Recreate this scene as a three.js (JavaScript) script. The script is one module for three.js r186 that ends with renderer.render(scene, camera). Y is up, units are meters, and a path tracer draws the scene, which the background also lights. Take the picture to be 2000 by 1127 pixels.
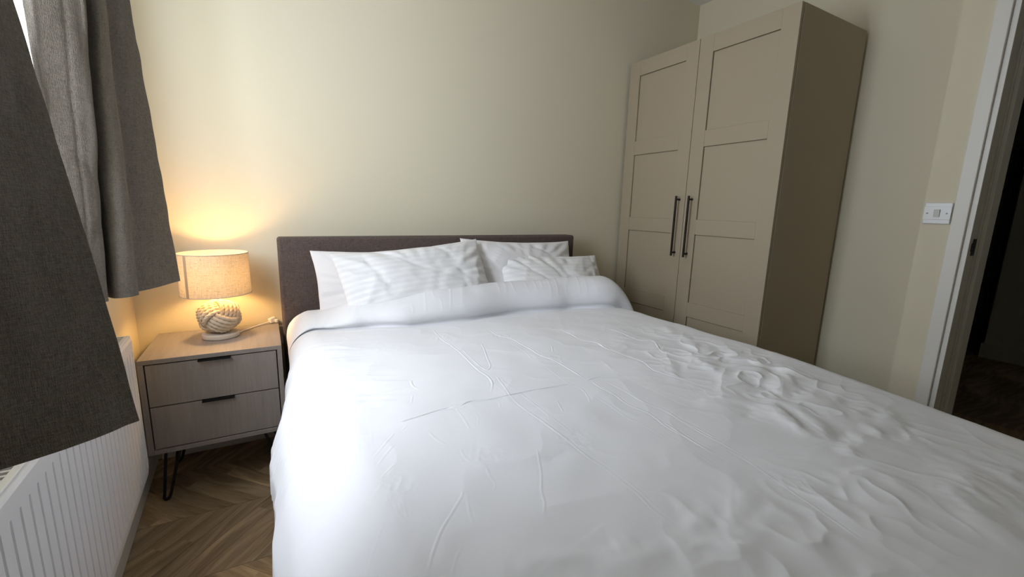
import * as THREE from 'three';
import { RoundedBoxGeometry } from 'three/addons/geometries/RoundedBoxGeometry.js';
import { mergeGeometries } from 'three/addons/utils/BufferGeometryUtils.js';
import { RectAreaLightUniformsLib } from 'three/addons/lights/RectAreaLightUniformsLib.js';

// ---------------------------------------------------------------- camera, sky, light, exposure
const scene = new THREE.Scene();
const renderer = new THREE.WebGLRenderer();
renderer.toneMapping = THREE.LinearToneMapping;
renderer.toneMappingExposure = 1.07;
renderer.shadowMap.enabled = true;

const camera = new THREE.PerspectiveCamera(2 * Math.atan(563.5 / 844.5862) * 180 / Math.PI, 2000 / 1127, 0.05, 60);
camera.position.set(0.4647, 1.0825, 2.146);
camera.quaternion.setFromRotationMatrix(new THREE.Matrix4().makeBasis(
  new THREE.Vector3(0.870554, 0.026395, 0.491364),
  new THREE.Vector3(0.066765, 0.98299, -0.171093),
  new THREE.Vector3(-0.487522, 0.181752, 0.853984)));
camera.updateMatrixWorld();

// pale overcast sky behind the window
scene.background = new THREE.Color().setRGB(0.80, 0.90, 1.0);
scene.backgroundIntensity = 2.6;

RectAreaLightUniformsLib.init();
const LAMP_CD = 0.28;
const WALL_TURN = 0.04;                       // the window wall is not quite square to the bed wall
const WALL_X = -0.005;
function wallPoint(lx, y, lz) {               // (distance from wall face, height, distance along wall) -> world
  return new THREE.Vector3(WALL_X + lx * Math.cos(WALL_TURN) + lz * Math.sin(WALL_TURN), y, -lx * Math.sin(WALL_TURN) + lz * Math.cos(WALL_TURN));
}
const WIN = { z0: 0.40, z1: 1.58, y0: 0.96, y1: 2.16 };
{ // daylight that fills the window opening
  const sky = new THREE.RectAreaLight(new THREE.Color().setRGB(0.84, 0.91, 1.05), 10.6, WIN.z1 - WIN.z0 - 0.12, WIN.y1 - WIN.y0 - 0.12);
  sky.name = 'window_daylight';
  sky.position.copy(wallPoint(-0.235, (WIN.y0 + WIN.y1) / 2, (WIN.z0 + WIN.z1) / 2));
  sky.rotation.y = WALL_TURN - Math.PI / 2;
  scene.add(sky);
}

// ---------------------------------------------------------------- helpers
let seed = 12345;
function rnd() { seed = (seed * 1664525 + 1013904223) >>> 0; return seed / 4294967296; }
function rr(a, b) { return a + (b - a) * rnd(); }
const clamp = (x, a = 0, b = 1) => Math.min(b, Math.max(a, x));
const sstep = (a, b, x) => { const t = clamp((x - a) / (b - a)); return t * t * (3 - 2 * t); };
const lerp = (a, b, t) => a + (b - a) * t;
function hash(x, y, z = 0) {
  let h = Math.imul(x | 0, 374761393) ^ Math.imul(y | 0, 668265263) ^ Math.imul(z | 0, 2147483647 - 1234567);
  h = Math.imul(h ^ (h >>> 13), 1274126177); h ^= h >>> 16;
  return (h >>> 0) / 4294967296;
}
function vnoise(x, y, per = 0, s = 0) {       // value noise, optionally periodic
  let xi = Math.floor(x), yi = Math.floor(y); const fx = x - xi, fy = y - yi;
  const w = (n) => per ? ((n % per) + per) % per : n;
  const ux = fx * fx * (3 - 2 * fx), uy = fy * fy * (3 - 2 * fy);
  const a = hash(w(xi), w(yi), s), b = hash(w(xi + 1), w(yi), s), c = hash(w(xi), w(yi + 1), s), d = hash(w(xi + 1), w(yi + 1), s);
  return lerp(lerp(a, b, ux), lerp(c, d, ux), uy);
}
function fbm(x, y, oct = 4, per = 0, s = 0) {
  let v = 0, a = 0.5, n = 0;
  for (let i = 0; i < oct; i++) { v += a * vnoise(x, y, per, s + i * 17); n += a; a *= 0.5; x *= 2; y *= 2; per *= 2; }
  return v / n;
}
const lin2s = (c) => c <= 0.0031308 ? 12.92 * c : 1.055 * Math.pow(c, 1 / 2.4) - 0.055;
function tex(size, fn, color = true) {        // fn(u, v) in 0..1 -> linear [r, g, b] or a grey value
  const d = new Uint8Array(size * size * 4);
  for (let j = 0; j < size; j++) for (let i = 0; i < size; i++) {
    let c = fn(i / size, j / size); if (typeof c === 'number') c = [c, c, c];
    for (let k = 0; k < 3; k++) d[(j * size + i) * 4 + k] = Math.round(255 * clamp(color ? lin2s(clamp(c[k])) : c[k]));
    d[(j * size + i) * 4 + 3] = 255;
  }
  const t = new THREE.DataTexture(d, size, size, THREE.RGBAFormat);
  t.wrapS = t.wrapT = THREE.RepeatWrapping; t.magFilter = THREE.LinearFilter; t.minFilter = THREE.LinearMipmapLinearFilter; t.generateMipmaps = true;
  if (color) t.colorSpace = THREE.SRGBColorSpace;
  t.needsUpdate = true;
  return t;
}
function rep(t, m) { const c = t.clone(); c.repeat.set(1 / m, 1 / m); c.needsUpdate = true; return c; }  // one tile every m metres
const rgb = (r, g, b) => new THREE.Color().setRGB(r, g, b);
function mat(color, roughness = 0.8, extra = {}) { return new THREE.MeshStandardMaterial({ color, roughness, ...extra }); }
function phys(o) { return new THREE.MeshPhysicalMaterial(o); }

function planarUV(g) {                        // uv in metres by the axis a face points along
  const n = g.index ? g.toNonIndexed() : g;
  const p = n.attributes.position, nn = n.attributes.normal, uv = new Float32Array(p.count * 2);
  for (let i = 0; i < p.count; i += 3) {
    let ax = 0, ay = 0, az = 0;
    for (let k = 0; k < 3; k++) { ax += Math.abs(nn.getX(i + k)); ay += Math.abs(nn.getY(i + k)); az += Math.abs(nn.getZ(i + k)); }
    for (let k = 0; k < 3; k++) {
      const x = p.getX(i + k), y = p.getY(i + k), z = p.getZ(i + k);
      const [u, v] = ax >= ay && ax >= az ? [z, y] : ay >= az ? [x, z] : [x, y];
      uv[(i + k) * 2] = u; uv[(i + k) * 2 + 1] = v;
    }
  }
  n.setAttribute('uv', new THREE.BufferAttribute(uv, 2));
  return n;
}
// box between two corners, edges rounded by r
function box(x0, x1, y0, y1, z0, z1, r = 0.002) {
  const w = x1 - x0, h = y1 - y0, d = z1 - z0;
  const g = r > 0 ? new RoundedBoxGeometry(w, h, d, 2, Math.min(r, w / 2.01, h / 2.01, d / 2.01)) : new THREE.BoxGeometry(w, h, d);
  g.translate((x0 + x1) / 2, (y0 + y1) / 2, (z0 + z1) / 2);
  return planarUV(g);
}
function tube(pts, r, seg = 40, rad = 8, closed = false) {
  return new THREE.TubeGeometry(new THREE.CatmullRomCurve3(pts.map((p) => new THREE.Vector3(...p)), closed), seg, r, rad, closed).toNonIndexed();
}
function rod(a, b, r, rad = 12) { return new THREE.TubeGeometry(new THREE.LineCurve3(new THREE.Vector3(...a), new THREE.Vector3(...b)), 1, r, rad, false).toNonIndexed(); }
function merge(list) { return mergeGeometries(list.map((g) => { const n = g.index ? g.toNonIndexed() : g; for (const k of Object.keys(n.attributes)) if (!['position', 'normal', 'uv'].includes(k)) n.deleteAttribute(k); return n; })); }

const taken = {};
function numbered(name) { taken[name] = (taken[name] ?? -1) + 1; return taken[name] ? name + '_' + String(taken[name]).padStart(3, '0') : name; }
function finish(o) { o.traverse((m) => { if (m.isMesh) { m.castShadow = true; m.receiveShadow = true; } }); return o; }
// a thing: a Group standing at `at`; parts are given in world coordinates unless local = true
function thing(name, label, category, at = [0, 0, 0], group) {
  const g = new THREE.Group(); g.name = numbered(name); g.position.set(...at); g.userData = { label, category };
  if (group) g.userData.group = group;
  scene.add(g); return g;
}
function part(name, geom, material, parent, local = false) {
  if (!local) { parent.updateWorldMatrix(true, false); geom.applyMatrix4(parent.matrixWorld.clone().invert()); }
  const m = new THREE.Mesh(geom, material); m.name = name; m.castShadow = m.receiveShadow = true;
  parent.add(m); return m;
}
function single(name, geom, material, label, category, group) {
  const m = new THREE.Mesh(geom, material); m.name = numbered(name); m.castShadow = m.receiveShadow = true;
  m.userData = { label, category }; if (group) m.userData.group = group;
  scene.add(m); return m;
}
function struct(name, geom, material, label, category) {
  const m = geom ? new THREE.Mesh(geom, material) : new THREE.Group();
  m.name = name; m.castShadow = m.receiveShadow = true; m.userData = { kind: 'structure', label, category };
  scene.add(m); return m;
}
// closed sheet with thickness over a grid: fn(s, t) -> [x, y, z], s and t in 0..1
function sheet(fn, ns, nt, thick, us = 1, vs = 1) {
  const W = ns + 1, H = nt + 1, N = W * H, P = new Float32Array(N * 3);
  for (let j = 0; j < H; j++) for (let i = 0; i < W; i++) { const q = fn(i / ns, j / nt); P.set(q, (j * W + i) * 3); }
  const idx = [];
  for (let j = 0; j < nt; j++) for (let i = 0; i < ns; i++) { const a = j * W + i, b = a + 1, c = a + W, d = c + 1; idx.push(a, b, c, b, d, c); }
  const g0 = new THREE.BufferGeometry(); g0.setAttribute('position', new THREE.BufferAttribute(P, 3)); g0.setIndex(idx); g0.computeVertexNormals();
  const nn = g0.attributes.normal.array;
  const pos = new Float32Array(N * 6), nor = new Float32Array(N * 6), uv = new Float32Array(N * 4);
  for (let k = 0; k < N; k++) {
    const i = k % W, j = (k / W) | 0;
    for (let c = 0; c < 3; c++) {
      pos[k * 3 + c] = P[k * 3 + c]; nor[k * 3 + c] = nn[k * 3 + c];
      pos[(N + k) * 3 + c] = P[k * 3 + c] - nn[k * 3 + c] * thick; nor[(N + k) * 3 + c] = -nn[k * 3 + c];
    }
    uv[k * 2] = uv[(N + k) * 2] = i / ns * us; uv[k * 2 + 1] = uv[(N + k) * 2 + 1] = j / nt * vs;
  }
  const all = idx.slice();
  for (let k = 0; k < idx.length; k += 3) all.push(N + idx[k], N + idx[k + 2], N + idx[k + 1]);
  const rim = [];
  for (let i = 0; i < W; i++) rim.push(i);
  for (let j = 1; j < H; j++) rim.push(j * W + ns);
  for (let i = ns - 1; i >= 0; i--) rim.push(nt * W + i);
  for (let j = nt - 1; j >= 1; j--) rim.push(j * W);
  for (let k = 0; k < rim.length; k++) { const a = rim[k], b = rim[(k + 1) % rim.length]; all.push(a, N + a, b, b, N + a, N + b); }
  const g = new THREE.BufferGeometry();
  g.setAttribute('position', new THREE.BufferAttribute(pos, 3)); g.setAttribute('normal', new THREE.BufferAttribute(nor, 3)); g.setAttribute('uv', new THREE.BufferAttribute(uv, 2));
  g.setIndex(all);
  return g;
}

// ---------------------------------------------------------------- materials
const M = {};
M.wall = mat(rgb(0.745, 0.685, 0.515), 0.85);
M.ceiling = mat(rgb(0.84, 0.83, 0.80), 0.9);
M.trim = mat(rgb(0.78, 0.76, 0.69), 0.45);
M.hallWall = mat(rgb(0.74, 0.72, 0.64), 0.9);
M.upvc = mat(rgb(0.82, 0.84, 0.86), 0.35);
M.glass = phys({ color: rgb(1, 1, 1), roughness: 0, transmission: 1, thickness: 0, ior: 1.45 });
M.radiator = mat(rgb(0.86, 0.865, 0.88), 0.3);
M.blackMetal = mat(rgb(0.012, 0.011, 0.010), 0.45, { metalness: 0.3 });
M.bronze = mat(rgb(0.022, 0.018, 0.015), 0.4, { metalness: 0.5 });
M.whitePlastic = mat(rgb(0.80, 0.80, 0.78), 0.3);
M.steel = mat(rgb(0.5, 0.5, 0.5), 0.3, { metalness: 1 });
// wood: grain runs along u
function woodTex(base, dark, sd) {
  return tex(512, (u, v) => {
    const warp = fbm(u * 4, v * 8, 3, 0, sd) * 0.06 * Math.sin(u * 6.2832) * 1;
    const g1 = fbm(u * 3, (v + warp) * 48, 4, 0, sd + 5), g2 = vnoise(u * 14, v * 180, 0, sd + 11), g3 = fbm(u * 2, v * 9, 3, 0, sd + 23);
    const k = clamp(0.15 + 0.95 * (g1 - 0.28) + 0.22 * (g2 - 0.5) + 0.65 * (g3 - 0.5));
    return [lerp(dark[0], base[0], k), lerp(dark[1], base[1], k), lerp(dark[2], base[2], k)];
  });
}
const floorTex = woodTex([0.26, 0.205, 0.145], [0.095, 0.070, 0.047], 40);
const floorBump = tex(512, (u, v) => 0.5 + 0.6 * (vnoise(u * 10, v * 160, 0, 61) - 0.5) + 0.4 * (fbm(u * 4, v * 40, 3, 0, 71) - 0.5), false);
M.planks = [[1, 1, 1], [0.84, 0.82, 0.80], [1.18, 1.12, 1.04], [0.93, 0.90, 0.88], [1.06, 1.03, 0.98]].map((c) =>
  mat(rgb(c[0] * 2.2, c[1] * 2.1, c[2] * 1.85), 0.5, { map: rep(floorTex, 0.62), bumpMap: rep(floorBump, 0.62), bumpScale: 0.0006 }));
M.subfloor = mat(rgb(0.30, 0.25, 0.19), 0.95);
// woven cloth: threads both ways with slubs
function weave(a, b, n, slub, sd) {
  return tex(512, (u, v) => {
    const tx = vnoise(u * n, v * n * 0.10, 0, sd), ty = vnoise(u * n * 0.10, v * n, 0, sd + 3);
    const fine = hash(Math.floor(u * n), Math.floor(v * n), sd + 7);
    const k = clamp(0.5 + slub * (tx - 0.5) + slub * (ty - 0.5) + 0.35 * (fine - 0.5));
    return [lerp(a[0], b[0], k), lerp(a[1], b[1], k), lerp(a[2], b[2], k)];
  });
}
function weaveBump(n, sd) { return tex(512, (u, v) => 0.5 + 0.5 * (vnoise(u * n, v * n * 0.15, 0, sd) - 0.5) + 0.5 * (vnoise(u * n * 0.15, v * n, 0, sd + 3) - 0.5) + 0.3 * (hash(Math.floor(u * n), Math.floor(v * n), sd) - 0.5), false); }
const clothBump = weaveBump(256, 90);
M.curtain = mat(rgb(1, 1, 1), 0.95, { map: rep(weave([0.105, 0.091, 0.073], [0.25, 0.222, 0.185], 256, 0.55, 101), 0.16), bumpMap: rep(clothBump, 0.16), bumpScale: 0.0008 });
M.headboard = mat(rgb(1, 1, 1), 0.95, { map: rep(weave([0.068, 0.049, 0.040], [0.14, 0.104, 0.088], 256, 0.7, 131), 0.25), bumpMap: rep(clothBump, 0.25), bumpScale: 0.0006 });
M.duvet = mat(rgb(0.83, 0.83, 0.84), 0.9);
M.sheet = mat(rgb(0.80, 0.76, 0.66), 0.9);
M.pillowPlain = mat(rgb(0.81, 0.79, 0.78), 0.9);
const stripeTex = tex(256, (u, v) => { const s = (v * 4) % 1 < 0.5 ? 1 : 0; return s ? [0.83, 0.82, 0.81] : [0.79, 0.78, 0.77]; });
const stripeRough = tex(256, (u, v) => { const s = (v * 4) % 1 < 0.5 ? 0.55 : 0.92; return [s, s, s]; }, false);
M.pillowStripe = mat(rgb(1, 1, 1), 1, { map: rep(stripeTex, 0.10), roughnessMap: rep(stripeRough, 0.10) });
const laminate = tex(512, (u, v) => {
  const g = fbm(u * 40, v * 3, 3, 0, 201), f = hash(Math.floor(u * 256), Math.floor(v * 64), 7), s = vnoise(u * 150, v * 6, 0, 209);
  const k = clamp(0.5 + 0.45 * (g - 0.5) + 0.18 * (f - 0.5) + 0.35 * (s - 0.5));
  return [lerp(0.24, 0.34, k), lerp(0.215, 0.305, k), lerp(0.20, 0.28, k)];
});
M.laminate = mat(rgb(1, 1, 1), 0.55, { map: rep(laminate, 0.5) });
M.wardrobe = mat(rgb(0.40, 0.335, 0.235), 0.55);
M.rope = mat(rgb(0.68, 0.61, 0.50), 0.95);
M.lampBase = mat(rgb(0.66, 0.61, 0.55), 0.7);
const linen = tex(512, (u, v) => {
  const a = vnoise(u * 180, v * 14, 0, 301), b = vnoise(u * 14, v * 220, 0, 307), f = hash(Math.floor(u * 300), Math.floor(v * 300), 9);
  const slub = a > 0.86 || b > 0.84 ? 0.62 : 1;
  const k = (0.85 + 0.3 * (b - 0.5) + 0.2 * (a - 0.5) + 0.2 * (f - 0.5)) * slub;
  return [0.70 * k, 0.58 * k, 0.41 * k];
});
M.shade = phys({ color: rgb(1, 1, 1), map: rep(linen, 0.2), roughness: 1, transmission: 0.13, thickness: 0, side: THREE.DoubleSide });
M.shadeSeam = phys({ color: rgb(0.55, 0.40, 0.24), roughness: 1, transmission: 0.12, thickness: 0, side: THREE.DoubleSide });
M.shadeTrim = mat(rgb(0.55, 0.47, 0.36), 0.9);
M.bulb = new THREE.MeshStandardMaterial({ color: rgb(1, 0.9, 0.75), emissive: rgb(1, 0.74, 0.42), emissiveIntensity: 8, roughness: 0.5 });

// ---------------------------------------------------------------- room shell
const ZB = -0.03, XR = 3.10, XP = 2.87, ZP = 1.388, ZF = 3.35, CEIL = 2.45;
const DOOR = { z0: 1.548, z1: 2.30, h: 2.04 };
struct('wall_back', box(-0.4, XR + 0.2, 0, CEIL, ZB - 0.15, ZB, 0), M.wall, 'plain off-white bedroom wall behind the headboard', 'wall');
struct('wall_right', merge([
  box(XR, XR + 0.2, 0, CEIL, ZB, ZP, 0),
  box(XP, XR + 0.05, DOOR.h + 0.025, CEIL, DOOR.z0 - 0.025, DOOR.z1 + 0.025, 0),
  box(XP, XR + 0.05, 0, CEIL, DOOR.z1 + 0.025, ZF, 0),
]), M.wall, 'off-white wall behind the wardrobe, stepping out beside the doorway', 'wall');
struct('trim_1', box(XP, XR + 0.05, 0, CEIL, ZP, DOOR.z0 - 0.025, 0), M.wall, 'off-white pier carrying the light switch beside the doorway', 'pier');
struct('wall_front', box(-0.4, XR + 0.2, 0, CEIL, ZF, ZF + 0.15, 0), M.wall, 'plain wall facing the foot of the bed', 'wall');
struct('ceiling', box(-0.4, XR + 0.2, CEIL, CEIL + 0.15, ZB - 0.15, ZF + 0.15, 0), M.ceiling, 'flat white bedroom ceiling', 'ceiling');
{
  const w = struct('wall_left', merge([
    box(-0.36, 0, 0, WIN.y0, -0.2, ZF + 0.1, 0),
    box(-0.36, 0, WIN.y1, CEIL, -0.2, ZF + 0.1, 0),
    box(-0.36, 0, WIN.y0, WIN.y1, -0.2, WIN.z0, 0),
    box(-0.36, 0, WIN.y0, WIN.y1, WIN.z1, ZF + 0.1, 0),
  ]), M.wall, 'off-white window wall behind the curtains and radiator', 'wall');
  w.position.set(WALL_X, 0, 0); w.rotation.y = WALL_TURN;
  const win = struct('window_1', null, null, 'white framed window between the grey curtains', 'window');
  win.position.set(WALL_X, 0, 0); win.rotation.y = WALL_TURN; win.updateMatrixWorld();
  const { z0, z1, y0, y1 } = WIN, zm = (z0 + z1) / 2, f = 0.065;
  part('frame', merge([
    box(-0.32, -0.25, y0, y0 + f, z0, z1, 0.006), box(-0.32, -0.25, y1 - f, y1, z0, z1, 0.006),
    box(-0.32, -0.25, y0 + f, y1 - f, z0, z0 + f, 0.006), box(-0.32, -0.25, y0 + f, y1 - f, z1 - f, z1, 0.006),
    box(-0.32, -0.25, y0 + f, y1 - f, zm - 0.04, zm + 0.04, 0.006),
  ]), M.upvc, win, true);
  for (const [a, b] of [[z0 + f, zm - 0.04], [zm + 0.04, z1 - f]]) part('pane', box(-0.29, -0.284, y0 + f, y1 - f, a, b, 0), M.glass, win, true);
  part('window_sill', box(-0.25, 0.006, y0, y0 + 0.02, z0, z1, 0.006), M.trim, win, true);
  const bl = struct('baseboard_left', box(0, 0.015, 0, 0.11, ZB, ZF, 0.004), M.trim, 'white baseboard along the window wall', 'baseboard');
  bl.position.set(WALL_X, 0, 0); bl.rotation.y = WALL_TURN;
}
struct('baseboard_back', box(0.02, XR, 0, 0.11, ZB, ZB + 0.013, 0.004), M.trim, 'white baseboard under the headboard wall', 'baseboard');
struct('baseboard_right', merge([box(XR - 0.015, XR, 0, 0.11, ZB + 0.014, ZP, 0.004), box(XP - 0.015, XP, 0, 0.11, ZP, 1.480, 0.004)]), M.trim, 'white baseboard along the wardrobe wall', 'baseboard');

// chevron plank floor: seams run across the room, planks slant at about 42 degrees
{
  const floor = struct('floor', box(-0.5, XR + 0.2, -0.1, -0.006, ZB - 0.15, ZF + 0.15, 0), M.subfloor, 'grey-brown chevron wood plank floor', 'floor');
  const ROW = 0.32, PITCH = 0.08, SH = 0.29, GAP = 0.0006, TH = 0.006;
  function plank(dir, variant) {              // a slanted plank; uv runs along the plank
    const g = GAP, s = SH * dir;
    const c = [[g, g], [PITCH - g, g], [PITCH - g + s, ROW - g], [g + s, ROW - g]];
    const len = Math.hypot(SH, ROW), ux = s / len, uz = ROW / len, ou = hash(variant, 3, 5) * 3, ov = hash(variant, 9, 1) * 3;
    const uvOf = (x, z) => [(x * ux + z * uz) + ou, (x * uz - z * ux) + ov];
    const P = [], N = [], U = [];
    const tri = (a, b, d, n) => { for (const q of [a, b, d]) { P.push(...q); N.push(...n); U.push(...uvOf(q[0], q[2])); } };
    const top = c.map(([x, z]) => [x, 0, z]), bot = c.map(([x, z]) => [x, -TH, z]);
    tri(top[0], top[2], top[1], [0, 1, 0]); tri(top[0], top[3], top[2], [0, 1, 0]);
    for (let k = 0; k < 4; k++) {
      const a = top[k], b = top[(k + 1) % 4], e = bot[k], f = bot[(k + 1) % 4];
      const dx = b[0] - a[0], dz = b[2] - a[2], l = Math.hypot(dx, dz), n = [dz / l, 0, -dx / l];
      tri(a, b, f, n); tri(a, f, e, n);
    }
    const o = new THREE.BufferGeometry();
    o.setAttribute('position', new THREE.Float32BufferAttribute(P, 3)); o.setAttribute('normal', new THREE.Float32BufferAttribute(N, 3)); o.setAttribute('uv', new THREE.Float32BufferAttribute(U, 2));
    return o;
  }
  const kinds = { 1: [], '-1': [] };
  for (const d of [1, -1]) for (let v = 0; v < 9; v++) kinds[d].push(plank(d, v * 7 + d));
  const rest = M.planks.map(() => []);
  for (let r = -1; r < 9; r++) {
    const z = 0.447 - 2 * ROW + (r + 1) * ROW, dir = ((r + 1) % 2 === 0) ? -1 : 1;
    if (z + ROW < ZB || z > ZF) continue;
    for (let i = -8; i < 44; i++) {
      const x = 0.015 + i * PITCH, kv = Math.floor(hash(i, r, 77) * 9), mv = Math.floor(hash(i, r, 99) * 5);
      const xm = x + SH * dir / 2;
      if (xm < -0.35 || xm > XR + 0.1) continue;
      if (xm < 1.5 && z < 2.2) {
        const m = part('plank', kinds[dir][kv], M.planks[mv], floor, true); m.position.set(x, 0, z);
      } else rest[mv].push(kinds[dir][kv].clone().translate(x, 0, z));
    }
  }
  rest.forEach((l, k) => { if (l.length) part('planks', merge(l), M.planks[k], floor, true).userData.kind = 'stuff'; });
}

// ---------------------------------------------------------------- doorway and hall
{
  const d = struct('door_1', null, null, 'white door frame of the open doorway to the dark hall', 'door frame');
  const { z0, z1, h } = DOOR, X1 = 3.066;
  part('lining', merge([...[[z0 - 0.025, z0, z0 - 0.025, z0 - 0.012], [z1, z1 + 0.025, z1 + 0.012, z1 + 0.025]].flatMap(([a, b, c, e]) => [box(XP, 2.940, 0, h + 0.025, a, b, 0.002), box(2.940, 2.966, 0, h + 0.025, c, e, 0), box(2.966, X1, 0, h + 0.025, a, b, 0.002)]), box(XP, X1, h, h + 0.025, z0, z1, 0.002)]), M.trim, d);   // a seal groove runs down each jamb
  part('door_stop', merge([box(2.978, X1, 0, h, z0, z0 + 0.013, 0.002), box(2.978, X1, 0, h, z1 - 0.013, z1, 0.002), box(2.978, X1, h - 0.013, h, z0 + 0.013, z1 - 0.013, 0.002)]), M.trim, d);
  part('strike_plate', merge([box(2.905, 2.939, 0.945, 1.012, z0, z0 + 0.0025, 0.001), box(2.894, 2.906, 0.962, 0.995, z0, z0 + 0.006, 0.002)]), M.blackMetal, d);
  for (const [a, b] of [[1.485, 1.530], [z1 + 0.005, z1 + 0.053]]) {
    part('architrave', box(XP - 0.014, XP, 0, h + 0.06, a, b, 0.003), M.trim, d);
  }
  part('architrave', box(XP - 0.014, XP, h + 0.012, h + 0.06, 1.532, z1 + 0.004, 0.003), M.trim, d);
  // hall beyond
  const HX = 5.45;
  struct('wall_hall', merge([
    box(HX, HX + 0.12, 0, 2.45, 1.115, 4.2, 0), box(HX, HX + 0.12, 0, 2.45, -0.6, 0.25, 0), box(HX, HX + 0.12, 2.08, 2.45, 0.25, 1.115, 0),
    box(3.15, HX, 0, 2.45, -0.75, -0.6, 0), box(3.15, HX, 0, 2.45, 4.2, 4.35, 0), box(3.12, 3.15, 0, 2.45, ZF + 0.1, 4.2, 0), box(3.28, 3.31, 0, 2.45, -0.6, ZB, 0),
    box(7.2, 7.3, 0, 2.45, -0.2, 1.7, 0), box(HX + 0.12, 7.2, 0, 2.45, -0.25, -0.2, 0), box(HX + 0.12, 7.2, 0, 2.45, 1.65, 1.7, 0),
  ]), M.hallWall, 'unlit hall wall seen through the doorway', 'wall');
  struct('baseboard_hall', box(HX - 0.015, HX, 0, 0.12, 1.10, 4.2, 0.003), M.hallWall, 'baseboard of the unlit hall wall', 'baseboard');
  struct('ceiling_hall', box(3.15, 7.3, 2.45, 2.6, -0.75, 4.35, 0), M.hallWall, 'ceiling of the unlit hall', 'ceiling');
  const hf = struct('floor_hall', box(3.15, 7.3, -0.1, -0.006, -0.75, 4.35, 0), M.subfloor, 'dark wood floor of the hall beyond the doorway', 'floor');
  const xs = [3.302, 3.84, 4.38, 4.92, 5.44, 6.0, 6.6, 7.2];
  for (let k = 0; k + 1 < xs.length; k++) for (let j = 0; j < 4; j++) part('floor_board', box(xs[k] + 0.0015, xs[k + 1] - 0.0015, -0.006, 0, -0.6 + j * 1.2 + (k % 2) * 0.4 - 0.4 + 0.0015, 0.6 + j * 1.2 + (k % 2) * 0.4 - 0.4 - 0.0015, 0.001), M.planks[(k * 2 + j) % 5], hf);
  const u = thing('shelf_unit', 'tall black open shelf unit in the dark hall', 'shelf', [5.66, 0, 0.86]);
  const bm = mat(rgb(0.015, 0.015, 0.018), 0.6);
  for (const [x, z] of [[5.58, 0.69], [5.58, 1.03], [5.74, 0.69], [5.74, 1.03]]) part('post', box(x - 0.012, x + 0.012, 0, 1.66, z - 0.012, z + 0.012, 0.003), bm, u);
  for (const y of [0.12, 0.55, 0.95, 1.32, 1.63]) part('shelf', box(5.565, 5.755, y, y + 0.02, 0.675, 1.045, 0.003), bm, u);
  single('paper_box', box(5.60, 5.70, 0.14, 0.20, 0.88, 0.98, 0.004).translate(0, 0, 0), mat(rgb(0.25, 0.24, 0.22), 0.8), 'small pale box on the lowest shelf of the black unit', 'box');
}
{ // light switch on the pier
  const s = thing('light_switch', 'white single light switch beside the door frame', 'switch', [XP, 1.066, 1.437]);
  part('plate', box(XP - 0.009, XP, 1.066, 1.152, 1.3945, 1.4805, 0.004), M.whitePlastic, s);
  part('raised_face', box(XP - 0.0115, XP - 0.008, 1.083, 1.136, 1.395, 1.480, 0.0015), M.whitePlastic, s);
  const r = part('rocker', box(-0.0045, 0.003, -0.0155, 0.0155, -0.0095, 0.0095, 0.0015), mat(rgb(0.62, 0.62, 0.58), 0.35), s, true);
  r.position.set(-0.0115, 0.0435, 0); r.rotation.z = 0.09;
  for (const z of [1.407, 1.467]) part('screw', new THREE.SphereGeometry(0.0032, 10, 6).scale(0.5, 1, 1).translate(XP - 0.0118, 1.109, z), M.steel, s);
}
{ // wall socket half hidden by the bedside cabinet
  const s = thing('wall_socket', 'white wall socket between bedside cabinet and headboard', 'socket', [0.56, 0.445, ZB]);
  part('plate', box(0.488, 0.634, 0.445, 0.531, ZB, ZB + 0.009, 0.003), M.whitePlastic, s);
  for (const x of [0.520, 0.602]) part('rocker', box(x - 0.006, x + 0.006, 0.498, 0.522, ZB + 0.009, ZB + 0.012, 0.001), M.whitePlastic, s);
}

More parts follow.
